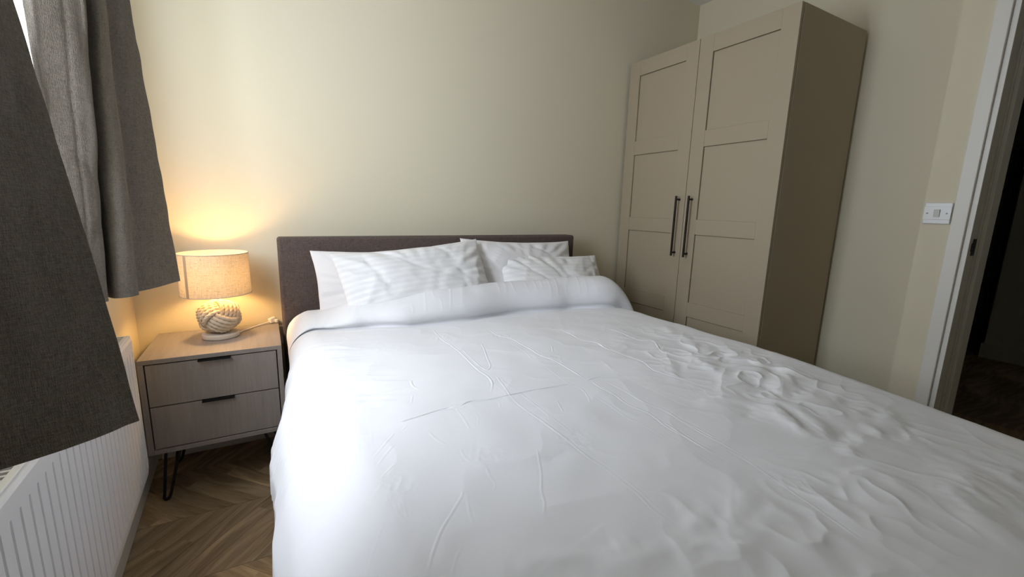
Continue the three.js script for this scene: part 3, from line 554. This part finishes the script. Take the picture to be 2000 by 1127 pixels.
// duvet
const WRINKLES = [
  [2.44,4.3,[1.0,0.584],[0.984,0.74],[0.988,0.837],[0.98,0.984],[0.972,1.074],[0.973,1.137],[0.963,1.181],[0.926,1.242]],
  [2.07,3.5,[1.006,0.861],[0.995,0.978],[0.991,1.06],[0.995,1.085],[1.017,1.061],[1.043,0.988],[1.072,0.906],[1.094,0.824]],
  [1.76,3.3,[1.0,1.109],[0.988,1.184],[0.972,1.256],[0.964,1.309],[0.965,1.354],[0.969,1.397],[0.971,1.449],[0.973,1.491],[0.973,1.534]],
  [1.55,2.8,[1.001,1.13],[0.995,1.206],[1.0,1.27],[0.999,1.333],[0.996,1.397],[0.985,1.418]],
  [1.08,2.5,[0.999,1.392],[0.999,1.432],[0.999,1.469],[0.997,1.486]],
  [1.29,2.9,[0.967,1.202],[0.965,1.261]],
  [-1.96,3.8,[0.686,1.288],[0.727,1.283],[0.777,1.274],[0.816,1.269]],
  [-2.55,4.2,[0.828,1.278],[0.865,1.26],[0.909,1.266],[0.974,1.266],[1.058,1.264],[1.138,1.266],[1.187,1.27]],
  [-1.84,3.9,[1.215,1.269],[1.272,1.266]],
  [2.63,4.5,[1.19,0.688],[1.187,0.79],[1.206,0.833],[1.215,0.942],[1.209,1.04],[1.222,1.085],[1.225,1.16],[1.219,1.235],[1.218,1.276]],
  [1.33,3.6,[1.188,0.867],[1.185,0.958],[1.167,1.06]],
  [1.38,3.0,[1.171,1.111],[1.16,1.207],[1.156,1.265],[1.163,1.306],[1.141,1.364],[1.12,1.394]],
  [1.73,3.8,[1.221,1.277],[1.215,1.331],[1.215,1.375]],
  [3.01,5.0,[1.453,0.786],[1.451,0.873],[1.439,0.965],[1.466,1.003],[1.451,1.074],[1.447,1.123]],
  [2.01,4.4,[0.775,1.071],[0.769,1.114],[0.777,1.144]],
  [1.53,3.4,[0.752,1.165],[0.733,1.217]],
  [1.2,3.4,[1.06,1.341],[1.038,1.397]],
  [1.5,3.5,[0.73,1.346],[0.736,1.379],[0.747,1.409]],
  [1.37,3.2,[0.82,1.275],[0.818,1.309],[0.811,1.38]],
  [0.82,2.5,[0.831,1.372],[0.849,1.337],[0.851,1.311]],
  [1.06,3.1,[0.683,1.319],[0.698,1.306]],
  [1.81,3.7,[1.295,0.979],[1.266,1.025]],
  [1.18,2.7,[0.926,1.29],[0.917,1.315]],
  [3.66,16.8,[0.51,0.793],[0.57,0.734],[0.646,0.715],[0.724,0.692]],
  [2.54,12.3,[0.529,0.781],[0.59,0.842],[0.647,0.837],[0.691,0.847]],
  [3.21,11.4,[0.491,1.107],[0.533,1.089],[0.573,1.084],[0.612,1.1],[0.627,1.135],[0.652,1.168]],
  [3.05,10.9,[0.496,1.146],[0.539,1.125],[0.568,1.126],[0.612,1.161],[0.636,1.198],[0.661,1.229]],
  [2.01,9.1,[0.48,1.195],[0.528,1.197],[0.57,1.223],[0.594,1.246]],
  [2.04,8.3,[0.479,1.307],[0.508,1.296],[0.536,1.31],[0.562,1.344]],
  [1.49,8.2,[0.473,1.335],[0.496,1.329],[0.522,1.35]],
  [0.72,3.0,[0.627,1.287],[0.617,1.356]],
  [0.89,3.6,[0.597,1.3],[0.592,1.354]],
  [1.04,3.5,[0.67,1.318],[0.641,1.351],[0.609,1.389]],
  [1.0,3.4,[0.656,1.362],[0.631,1.39],[0.61,1.419]],
  [0.78,3.2,[0.646,1.423],[0.624,1.441],[0.608,1.459]],
  [0.97,3.3,[0.767,1.429],[0.763,1.46],[0.766,1.484]],
  [0.71,2.5,[0.612,1.506],[0.613,1.533],[0.611,1.557],[0.618,1.584]],
  [0.71,2.5,[0.626,1.525],[0.625,1.544],[0.62,1.579]],
  [0.85,3.0,[0.589,1.568],[0.58,1.583],[0.566,1.611],[0.548,1.652]],
  [1.14,3.5,[0.721,1.543],[0.716,1.56],[0.692,1.586],[0.658,1.621],[0.636,1.65],[0.615,1.683]],
  [0.85,3.0,[0.721,1.567],[0.711,1.599],[0.704,1.63]],
  [0.71,3.5,[0.674,1.661],[0.66,1.674],[0.643,1.698]],
  [0.43,2.5,[0.647,1.58],[0.651,1.6]],
  [1.26,3.1,[0.902,1.495],[0.882,1.534],[0.86,1.576],[0.835,1.614],[0.824,1.64],[0.803,1.668]],
  [-1.63,8.1,[0.884,1.54],[0.92,1.543],[0.965,1.541]],
  [1.37,2.7,[0.963,1.398],[0.97,1.443],[0.975,1.491],[0.973,1.531],[0.973,1.569],[0.978,1.607],[0.975,1.657],[0.974,1.698],[0.967,1.739],[0.969,1.764],[0.965,1.788]],
  [0.91,2.2,[0.995,1.488],[0.987,1.544],[0.988,1.608],[0.984,1.661],[0.981,1.706],[0.976,1.748]],
  [1.7,3.2,[1.216,1.524],[1.212,1.578],[1.206,1.632],[1.204,1.676]],
  [1.49,3.4,[1.26,1.546],[1.261,1.589],[1.261,1.635]],
  [0.81,2.5,[1.172,1.544],[1.178,1.606],[1.174,1.656],[1.17,1.701]],
  [1.05,2.6,[0.784,1.508],[0.779,1.538],[0.778,1.556],[0.767,1.575]],
  [0.61,2.0,[0.896,1.641],[0.901,1.672],[0.903,1.702]],
  [2.03,10.0,[0.709,1.731],[0.753,1.734],[0.777,1.73],[0.793,1.725]],
  [1.62,8.1,[0.753,1.744],[0.788,1.736],[0.803,1.727]],
  [1.22,8.1,[0.777,1.757],[0.814,1.736]],
  [1.22,8.1,[0.788,1.763],[0.807,1.757],[0.826,1.751]],
  [2.03,8.1,[0.854,1.762],[0.877,1.766],[0.901,1.764]],
  [1.22,8.1,[0.858,1.756],[0.847,1.775]],
  [2.44,8.1,[0.805,1.777],[0.839,1.784],[0.881,1.793],[0.94,1.805]],
  [1.25,8.1,[1.005,1.733],[1.017,1.74],[1.013,1.76],[1.008,1.774]],
  [2.44,8.1,[0.963,1.79],[0.986,1.786],[1.01,1.782],[1.074,1.769]],
  [1.62,8.1,[0.972,1.785],[1.006,1.79],[1.033,1.798]],
  [1.62,8.1,[0.961,1.789],[0.945,1.802],[0.953,1.815],[0.965,1.824]],
  [1.22,8.1,[0.968,1.808],[0.965,1.824]],
  [2.58,4.5,[1.475,0.986],[1.456,1.069],[1.458,1.152],[1.463,1.23],[1.442,1.301],[1.453,1.356],[1.47,1.412],[1.479,1.46]],
  [1.83,3.4,[1.226,1.282],[1.219,1.354],[1.208,1.434],[1.218,1.489],[1.206,1.56],[1.209,1.602],[1.208,1.652],[1.214,1.701]],
  [1.57,3.5,[1.262,1.276],[1.257,1.362],[1.25,1.436],[1.261,1.494],[1.257,1.556],[1.253,1.611],[1.255,1.658],[1.258,1.718]],
  [1.19,2.7,[1.164,1.356],[1.163,1.411],[1.159,1.484],[1.165,1.51],[1.166,1.547],[1.166,1.594]],
  [2.6,6.2,[1.624,0.861],[1.631,0.955],[1.623,1.054],[1.659,1.089],[1.594,1.2],[1.612,1.256]],
  [-4.93,13.7,[1.478,1.548],[1.456,1.574],[1.399,1.627]],
  [-8.07,18.7,[1.67,1.485],[1.577,1.529],[1.481,1.55]],
  [7.26,13.9,[1.672,1.253],[1.618,1.317],[1.606,1.367],[1.593,1.424]],
  [-7.86,14.8,[1.832,1.225],[1.737,1.314],[1.616,1.423]],
  [5.28,12.7,[1.507,1.484],[1.622,1.45],[1.684,1.455],[1.798,1.431]],
  [-7.94,15.9,[1.9,1.327],[1.873,1.378],[1.764,1.468],[1.68,1.524]],
  [7.76,13.7,[1.897,1.374],[1.828,1.445],[1.776,1.5],[1.665,1.529]],
  [-6.89,16.0,[1.689,1.482],[1.617,1.548],[1.604,1.582],[1.669,1.584],[1.792,1.556]],
  [5.65,13.8,[1.549,1.565],[1.496,1.628],[1.465,1.69],[1.434,1.735]],
  [-4.36,11.0,[1.556,1.587],[1.525,1.659],[1.479,1.725]],
  [5.13,12.6,[1.588,1.584],[1.565,1.645],[1.52,1.717],[1.473,1.755]],
  [3.59,9.3,[1.345,1.519],[1.442,1.512],[1.499,1.53]],
  [2.46,8.6,[1.574,1.253],[1.448,1.366],[1.415,1.418]],
  [4.53,11.0,[1.877,0.95],[1.784,1.087],[1.774,1.123]],
  [4.32,10.6,[1.849,1.054],[1.744,1.202],[1.726,1.245]],
  [5.61,20.8,[1.543,1.896],[1.488,1.945],[1.428,1.995],[1.376,2.043]],
  [5.61,22.8,[1.671,1.876],[1.605,1.928],[1.535,1.982],[1.48,2.022]],
  [6.27,20.7,[1.744,1.938],[1.647,1.99]],
  [5.17,10.7,[1.641,1.729],[1.712,1.708],[1.78,1.706],[1.842,1.724]],
  [-4.87,11.9,[1.681,1.705],[1.641,1.729],[1.607,1.773],[1.626,1.801],[1.736,1.798],[1.842,1.796]],
  [3.11,8.1,[1.659,1.738],[1.621,1.789]],
  [4.29,8.9,[1.826,1.741],[1.735,1.754],[1.679,1.737]],
  [-4.36,11.0,[1.458,1.76],[1.58,1.74],[1.63,1.734]],
  [2.67,8.1,[1.501,1.773],[1.462,1.803]],
  [2.62,8.1,[1.477,1.77],[1.443,1.801]],
  [2.6,8.4,[1.008,1.829],[1.035,1.813],[1.09,1.799],[1.175,1.772]],
  [2.56,9.4,[1.002,1.83],[1.033,1.83],[1.067,1.838],[1.118,1.838],[1.178,1.835]],
  [1.22,8.1,[1.039,1.841],[1.015,1.864]],
  [1.62,8.1,[1.014,1.836],[1.001,1.857]],
  [2.25,9.6,[1.267,1.813],[1.325,1.818],[1.372,1.815]],
  [1.27,3.0,[1.247,1.645],[1.244,1.714],[1.229,1.775],[1.218,1.823],[1.208,1.866],[1.198,1.907],[1.191,1.934]],
  [4.19,10.6,[1.541,1.588],[1.486,1.672],[1.459,1.726],[1.456,1.75]]
];
const CRUMPLES = [[0.78, 0.771, 0.07], [0.993, 0.728, 0.06], [1.196, 0.803, 0.05], [1.24, 1.081, 0.05], [0.627, 1.486, 0.05], [1.454, 1.479, 0.06], [1.66, 1.444, 0.07], [1.24, 1.80, 0.05], [0.993, 1.5, 0.045], [0.825, 1.263, 0.05], [0.803, 1.473, 0.05]];
{
  const TOP = 0.622, XL0 = 0.505, XR0 = 2.028, R = 0.105;
  // height field of creases, sampled once on a fine grid of the bed's top
  const gx0 = 0.42, gx1 = 2.14, gz0 = 0.5, gz1 = 2.25, st = 0.0019, gw = Math.ceil((gx1 - gx0) / st), gh = Math.ceil((gz1 - gz0) / st), F = new Float32Array(gw * gh);
  for (const [amp, wid, ...pts] of WRINKLES) {
    const big = wid > 8, A = amp * (big ? 0.00075 : amp < 0 ? 0.0011 : 0.00055), w = wid * (big ? 1.9 : 0.44) * 0.001, groove = big ? 0.08 : 0.35, fade = big ? 0.32 : 0.14;
    const c = new THREE.CatmullRomCurve3(pts.map(([x, z]) => new THREE.Vector3(x, 0, z)), false, 'centripetal'), L = c.getLength(), q = c.getSpacedPoints(Math.max(4, Math.ceil(L / 0.006)));
    const m = w * 4, xs = q.map((p) => p.x), zs = q.map((p) => p.z);
    const i0 = Math.max(0, Math.floor((Math.min(...xs) - m - gx0) / st)), i1 = Math.min(gw - 1, Math.ceil((Math.max(...xs) + m - gx0) / st));
    const j0 = Math.max(0, Math.floor((Math.min(...zs) - m - gz0) / st)), j1 = Math.min(gh - 1, Math.ceil((Math.max(...zs) + m - gz0) / st));
    for (let j = j0; j <= j1; j++) for (let i = i0; i <= i1; i++) {
      const x = gx0 + i * st, z = gz0 + j * st; let best = 1e9, bt = 0;
      for (let k = 0; k + 1 < q.length; k++) {
        const ax = q[k].x, az = q[k].z, dx = q[k + 1].x - ax, dz = q[k + 1].z - az, ll = dx * dx + dz * dz, t = clamp(((x - ax) * dx + (z - az) * dz) / ll);
        const e = (x - ax - t * dx) ** 2 + (z - az - t * dz) ** 2; if (e < best) { best = e; bt = (k + t) / (q.length - 1); }
      }
      if (best > m * m) continue;
      const d = Math.sqrt(best), ends = sstep(0, fade, bt) * (1 - sstep(1 - fade, 1, bt)), v = 0.75 + 0.5 * vnoise(x * 60, z * 60, 0, 5);
      F[j * gw + i] += A * ends * v * (Math.exp(-((d / w) ** 2)) - groove * Math.exp(-(((d - 1.9 * w) / w) ** 2)));
    }
  }
  for (const [cx, cz, r] of CRUMPLES) {
    for (let j = Math.max(0, Math.floor((cz - 2 * r - gz0) / st)); j <= Math.min(gh - 1, (cz + 2 * r - gz0) / st); j++) for (let i = Math.max(0, Math.floor((cx - 2 * r - gx0) / st)); i <= Math.min(gw - 1, (cx + 2 * r - gx0) / st); i++) {
      const x = gx0 + i * st, z = gz0 + j * st, d = Math.hypot(x - cx, z - cz) / r, k = Math.exp(-d * d * 1.6);
      const n1 = 1 - Math.abs(2 * vnoise(x * 55 + z * 30, z * 38 - x * 22, 0, 17) - 1), n2 = 1 - Math.abs(2 * vnoise(x * 80 - z * 50, z * 60 + x * 20, 0, 19) - 1);
      F[j * gw + i] += k * (0.0007 * (n1 ** 3) + 0.0005 * (n2 ** 3) - 0.0003);
    }
  }
  // soft crumpled cloth: ridged noise, strongest where the cover is bunched
  const ridge = (n) => { const m = 1 - Math.min(1, Math.abs((n - 0.5) * 3.4)); return m * m; };
  for (let j = 0; j < gh; j++) for (let i = 0; i < gw; i++) {
    const x = gx0 + i * st, z = gz0 + j * st;
    const bunch = Math.exp(-(((x - 1.70) / 0.20) ** 2 + ((z - 1.40) / 0.36) ** 2)) + 0.55 * Math.exp(-(((x - 1.25) / 0.42) ** 2 + ((z - 1.88) / 0.11) ** 2));
    let h = 0.0011 * ridge(fbm(x * 8 + z * 3, z * 8 - x * 2, 2, 0, 83));
    if (bunch > 0.03) {
      const wx = x + 0.07 * (fbm(x * 7, z * 7, 2, 0, 85) - 0.5), wz = z + 0.07 * (fbm(x * 7 + 9, z * 7, 2, 0, 87) - 0.5);
      h += bunch * (0.0085 * ridge(fbm(wx * 6 + wz * 5, wz * 5 - wx * 4, 2, 0, 89)) + 0.005 * ridge(fbm(wx * 15 - wz * 8, wz * 13 + wx * 8, 2, 0, 91)));
    }
    const left = 1 - sstep(0.55, 0.86, x), span = sstep(0.58, 0.70, z) * (1 - sstep(1.12, 1.36, z));
    if (left * span > 0.02) h += left * span * (0.0055 * ridge(fbm(x * 2.4 + 3, z * 15 + 1.2 * Math.sin(x * 5), 2, 0, 93)) + 0.0025 * ridge(fbm(x * 5 + 1, z * 30, 2, 0, 95)));
    F[j * gw + i] += h;
  }
  const field = (x, z) => {
    const fx = (x - gx0) / st, fz = (z - gz0) / st, i = Math.floor(fx), j = Math.floor(fz);
    if (i < 0 || j < 0 || i >= gw - 1 || j >= gh - 1) return 0;
    const a = fx - i, b = fz - j, o = j * gw + i;
    return lerp(lerp(F[o], F[o + 1], a), lerp(F[o + gw], F[o + gw + 1], a), b);
  };
  const puff = (x, z) => 0.014 * (fbm(x * 2.6 + 4, z * 2.6, 2, 0, 31) - 0.5) + 0.007 * (fbm(x * 7, z * 7 + 3, 2, 0, 37) - 0.5);
  const spl = (pts) => (x) => { // monotone-ish linear spline smoothed
    if (x <= pts[0][0]) return pts[0][1];
    for (let k = 0; k + 1 < pts.length; k++) if (x < pts[k + 1][0]) return lerp(pts[k][1], pts[k + 1][1], sstep(pts[k][0], pts[k + 1][0], x));
    return pts[pts.length - 1][1];
  };
  const creaseZ = spl([[0.45, 0.40], [0.58, 0.42], [0.75, 0.475], [0.93, 0.522], [1.15, 0.523], [1.41, 0.492], [1.67, 0.525], [1.93, 0.60], [2.1, 0.62]]);
  const rollY = spl([[0.45, 0.628], [0.60, 0.655], [0.80, 0.708], [1.1, 0.735], [1.5, 0.742], [1.9, 0.755], [2.1, 0.755]]);
  // profile of the rolled head end, (offset from crease, share of the roll's height)
  const prof = new THREE.CatmullRomCurve3([[-0.26, 0.05], [-0.235, 0.40], [-0.19, 0.80], [-0.13, 1.0], [-0.07, 0.98], [-0.018, 0.78], [0.012, 0.46], [0.012, 0.20], [-0.006, 0.04], [0.004, -0.05], [0.035, 0.0], [0.06, 0.0]].map(([a, b]) => new THREE.Vector3(a, b * 0.12, 0)), false, 'centripetal');
  const NP = 90, pp = prof.getSpacedPoints(NP), NF = 740, NE = 46;
  const SIDE = 0.40, NS = 56, NT = 700;
  // along the width: arc position s from the left hem over the top to the right hem
  const wid = XR0 - XL0;
  const cross = (i) => {                      // -> [x share across top, drop, side (-1, 0, 1), distance down]
    if (i < NS) { const d = SIDE * (1 - i / NS); return [0, d, -1]; }
    if (i > NS + NT) { const d = SIDE * ((i - NS - NT) / NS); return [1, d, 1]; }
    return [(i - NS) / NT, 0, 0];
  };
  const W = 2 * NS + NT + 1, rowsN = NP + 1 + NF + NE;
  const P = new Float32Array(W * rowsN * 3), U = new Float32Array(W * rowsN * 2);
  for (let j = 0; j < rowsN; j++) for (let i = 0; i < W; i++) {
    const [c, d, side] = cross(i);
    // rounded shoulders: the outer stretch of the top bends down by a quarter circle, then hangs
    const arc = R * Math.PI / 2, flat0 = XL0 + R, flat1 = XR0 - R, total = (flat1 - flat0) + 2 * arc, sp = c * total;
    let x0, drop;
    if (sp < arc) { const a = (arc - sp) / R; x0 = flat0 - R * Math.sin(a); drop = R * (1 - Math.cos(a)); }
    else if (sp > total - arc) { const a = (sp - total + arc) / R; x0 = flat1 + R * Math.sin(a); drop = R * (1 - Math.cos(a)); }
    else { x0 = flat0 + sp - arc; drop = 0; }
    drop += d;
    // along the length
    let z, up = 0, footDrop = 0, k = 0;
    const cz = creaseZ(x0), zEnd = 2.16;
    if (j <= NP) { z = cz + pp[j].x; k = pp[j].y / 0.12; up = (rollY(x0) - TOP) * k; }
    else if (j <= NP + NF) { z = lerp(cz + 0.06, zEnd, (j - NP) / NF); }
    else { const a = (j - NP - NF) / NE * (Math.PI / 2 + 3.2), RF = 0.10; if (a < Math.PI / 2) { z = zEnd + RF * Math.sin(a); footDrop = RF * (1 - Math.cos(a)); } else { z = zEnd + RF + 0.006 * Math.sin(x0 * 14); footDrop = RF + RF * (a - Math.PI / 2); } }
    const sideW = clamp(drop / 0.14), hang = clamp((drop - 0.05) / 0.35);
    up *= 1 - 0.75 * sideW;
    let y = TOP + up - drop - footDrop + (puff(x0, z) * (1 - 0.5 * sideW));
    // the right foot corner sags a little
    y -= 0.035 * sstep(1.35, 2.1, z) * sstep(1.1, 1.95, x0);
    // hanging sides swell out towards the foot and wave
    const sgn = x0 < 1.26 ? -1 : 1;
    const flare = (sgn < 0 ? lerp(-0.012, 0.062, sstep(0.35, 1.15, z)) : 0.035);
    const wave = 0.016 * Math.sin(z * 13 + 1.1 * Math.sin(z * 5) + (sgn < 0 ? 2.2 : 0.4)) + 0.012 * (fbm(z * 6, hang * 1.2, 2, 0, 43) - 0.5);
    let x = x0 + sgn * (flare * clamp(drop / 0.16) + wave * hang);
    // creases stand along the surface normal
    let f = z > 0.5 ? field(x0 + sgn * d * 0.6, z) * (footDrop > 0.02 ? 0 : 1) : 0;
    if (j <= NP) { f = 0.006 * (fbm(x0 * 5 + z * 2, z * 9, 3, 0, 47) - 0.5) + 0.0012 * Math.pow(1 - Math.abs(2 * vnoise(x0 * 26 + z * 9, z * 7, 0, 53) - 1), 4) * sstep(-0.1, 0.3, k); }
    else f *= sstep(0, 14, j - NP);
    const nside = clamp(drop / R); y += f * (1 - nside * 0.8); x += sgn * f * nside;
    // dimples where the side meets the top
    if (sgn < 0) y += 0.005 * sideW * (1 - hang) * (fbm(z * 16 + x0 * 4, x0 * 5, 2, 0, 59) - 0.5) * 2;
    const o = j * W + i; P[o * 3] = x; P[o * 3 + 1] = Math.max(0.13, y); P[o * 3 + 2] = z; U[o * 2] = x0 + sgn * d; U[o * 2 + 1] = z + footDrop + (j <= NP ? j / NP * 0.2 : 0);
  }
  const I = [];
  for (let j = 0; j + 1 < rowsN; j++) for (let i = 0; i + 1 < W; i++) { const a = j * W + i, b = a + 1, c = a + W, d = c + 1; I.push(a, c, b, b, c, d); }
  const g0 = new THREE.BufferGeometry(); g0.setAttribute('position', new THREE.BufferAttribute(P, 3)); g0.setAttribute('uv', new THREE.BufferAttribute(U, 2)); g0.setIndex(I); g0.computeVertexNormals();
  // underside hem: a coarse inner skin closes the edge so the cloth has thickness
  const hem = [];
  for (let i = 0; i < W; i += 2) hem.push(i);
  const d = thing('duvet', 'white creased duvet spread over the bed', 'duvet', [1.264, 0.6, 1.3]);
  const cover = part('cover', g0, M.duvet, d);
  const edge = [];
  for (let i = 0; i < W; i += 4) edge.push([P[i * 3] - 1.264, P[i * 3 + 1] - 0.6, P[i * 3 + 2] - 1.3]);
  part('top_hem', tube(edge, 0.006, edge.length * 2, 8), M.duvet, d, true);
  for (const col of [0, W - 1]) { const e = []; for (let j = 0; j < rowsN; j += 5) { const o = (j * W + col) * 3; e.push([P[o] - 1.264, P[o + 1] - 0.6, P[o + 2] - 1.3]); } part('side_hem', tube(e, 0.006, e.length * 2, 8), M.duvet, d, true); }
}

renderer.render(scene, camera);
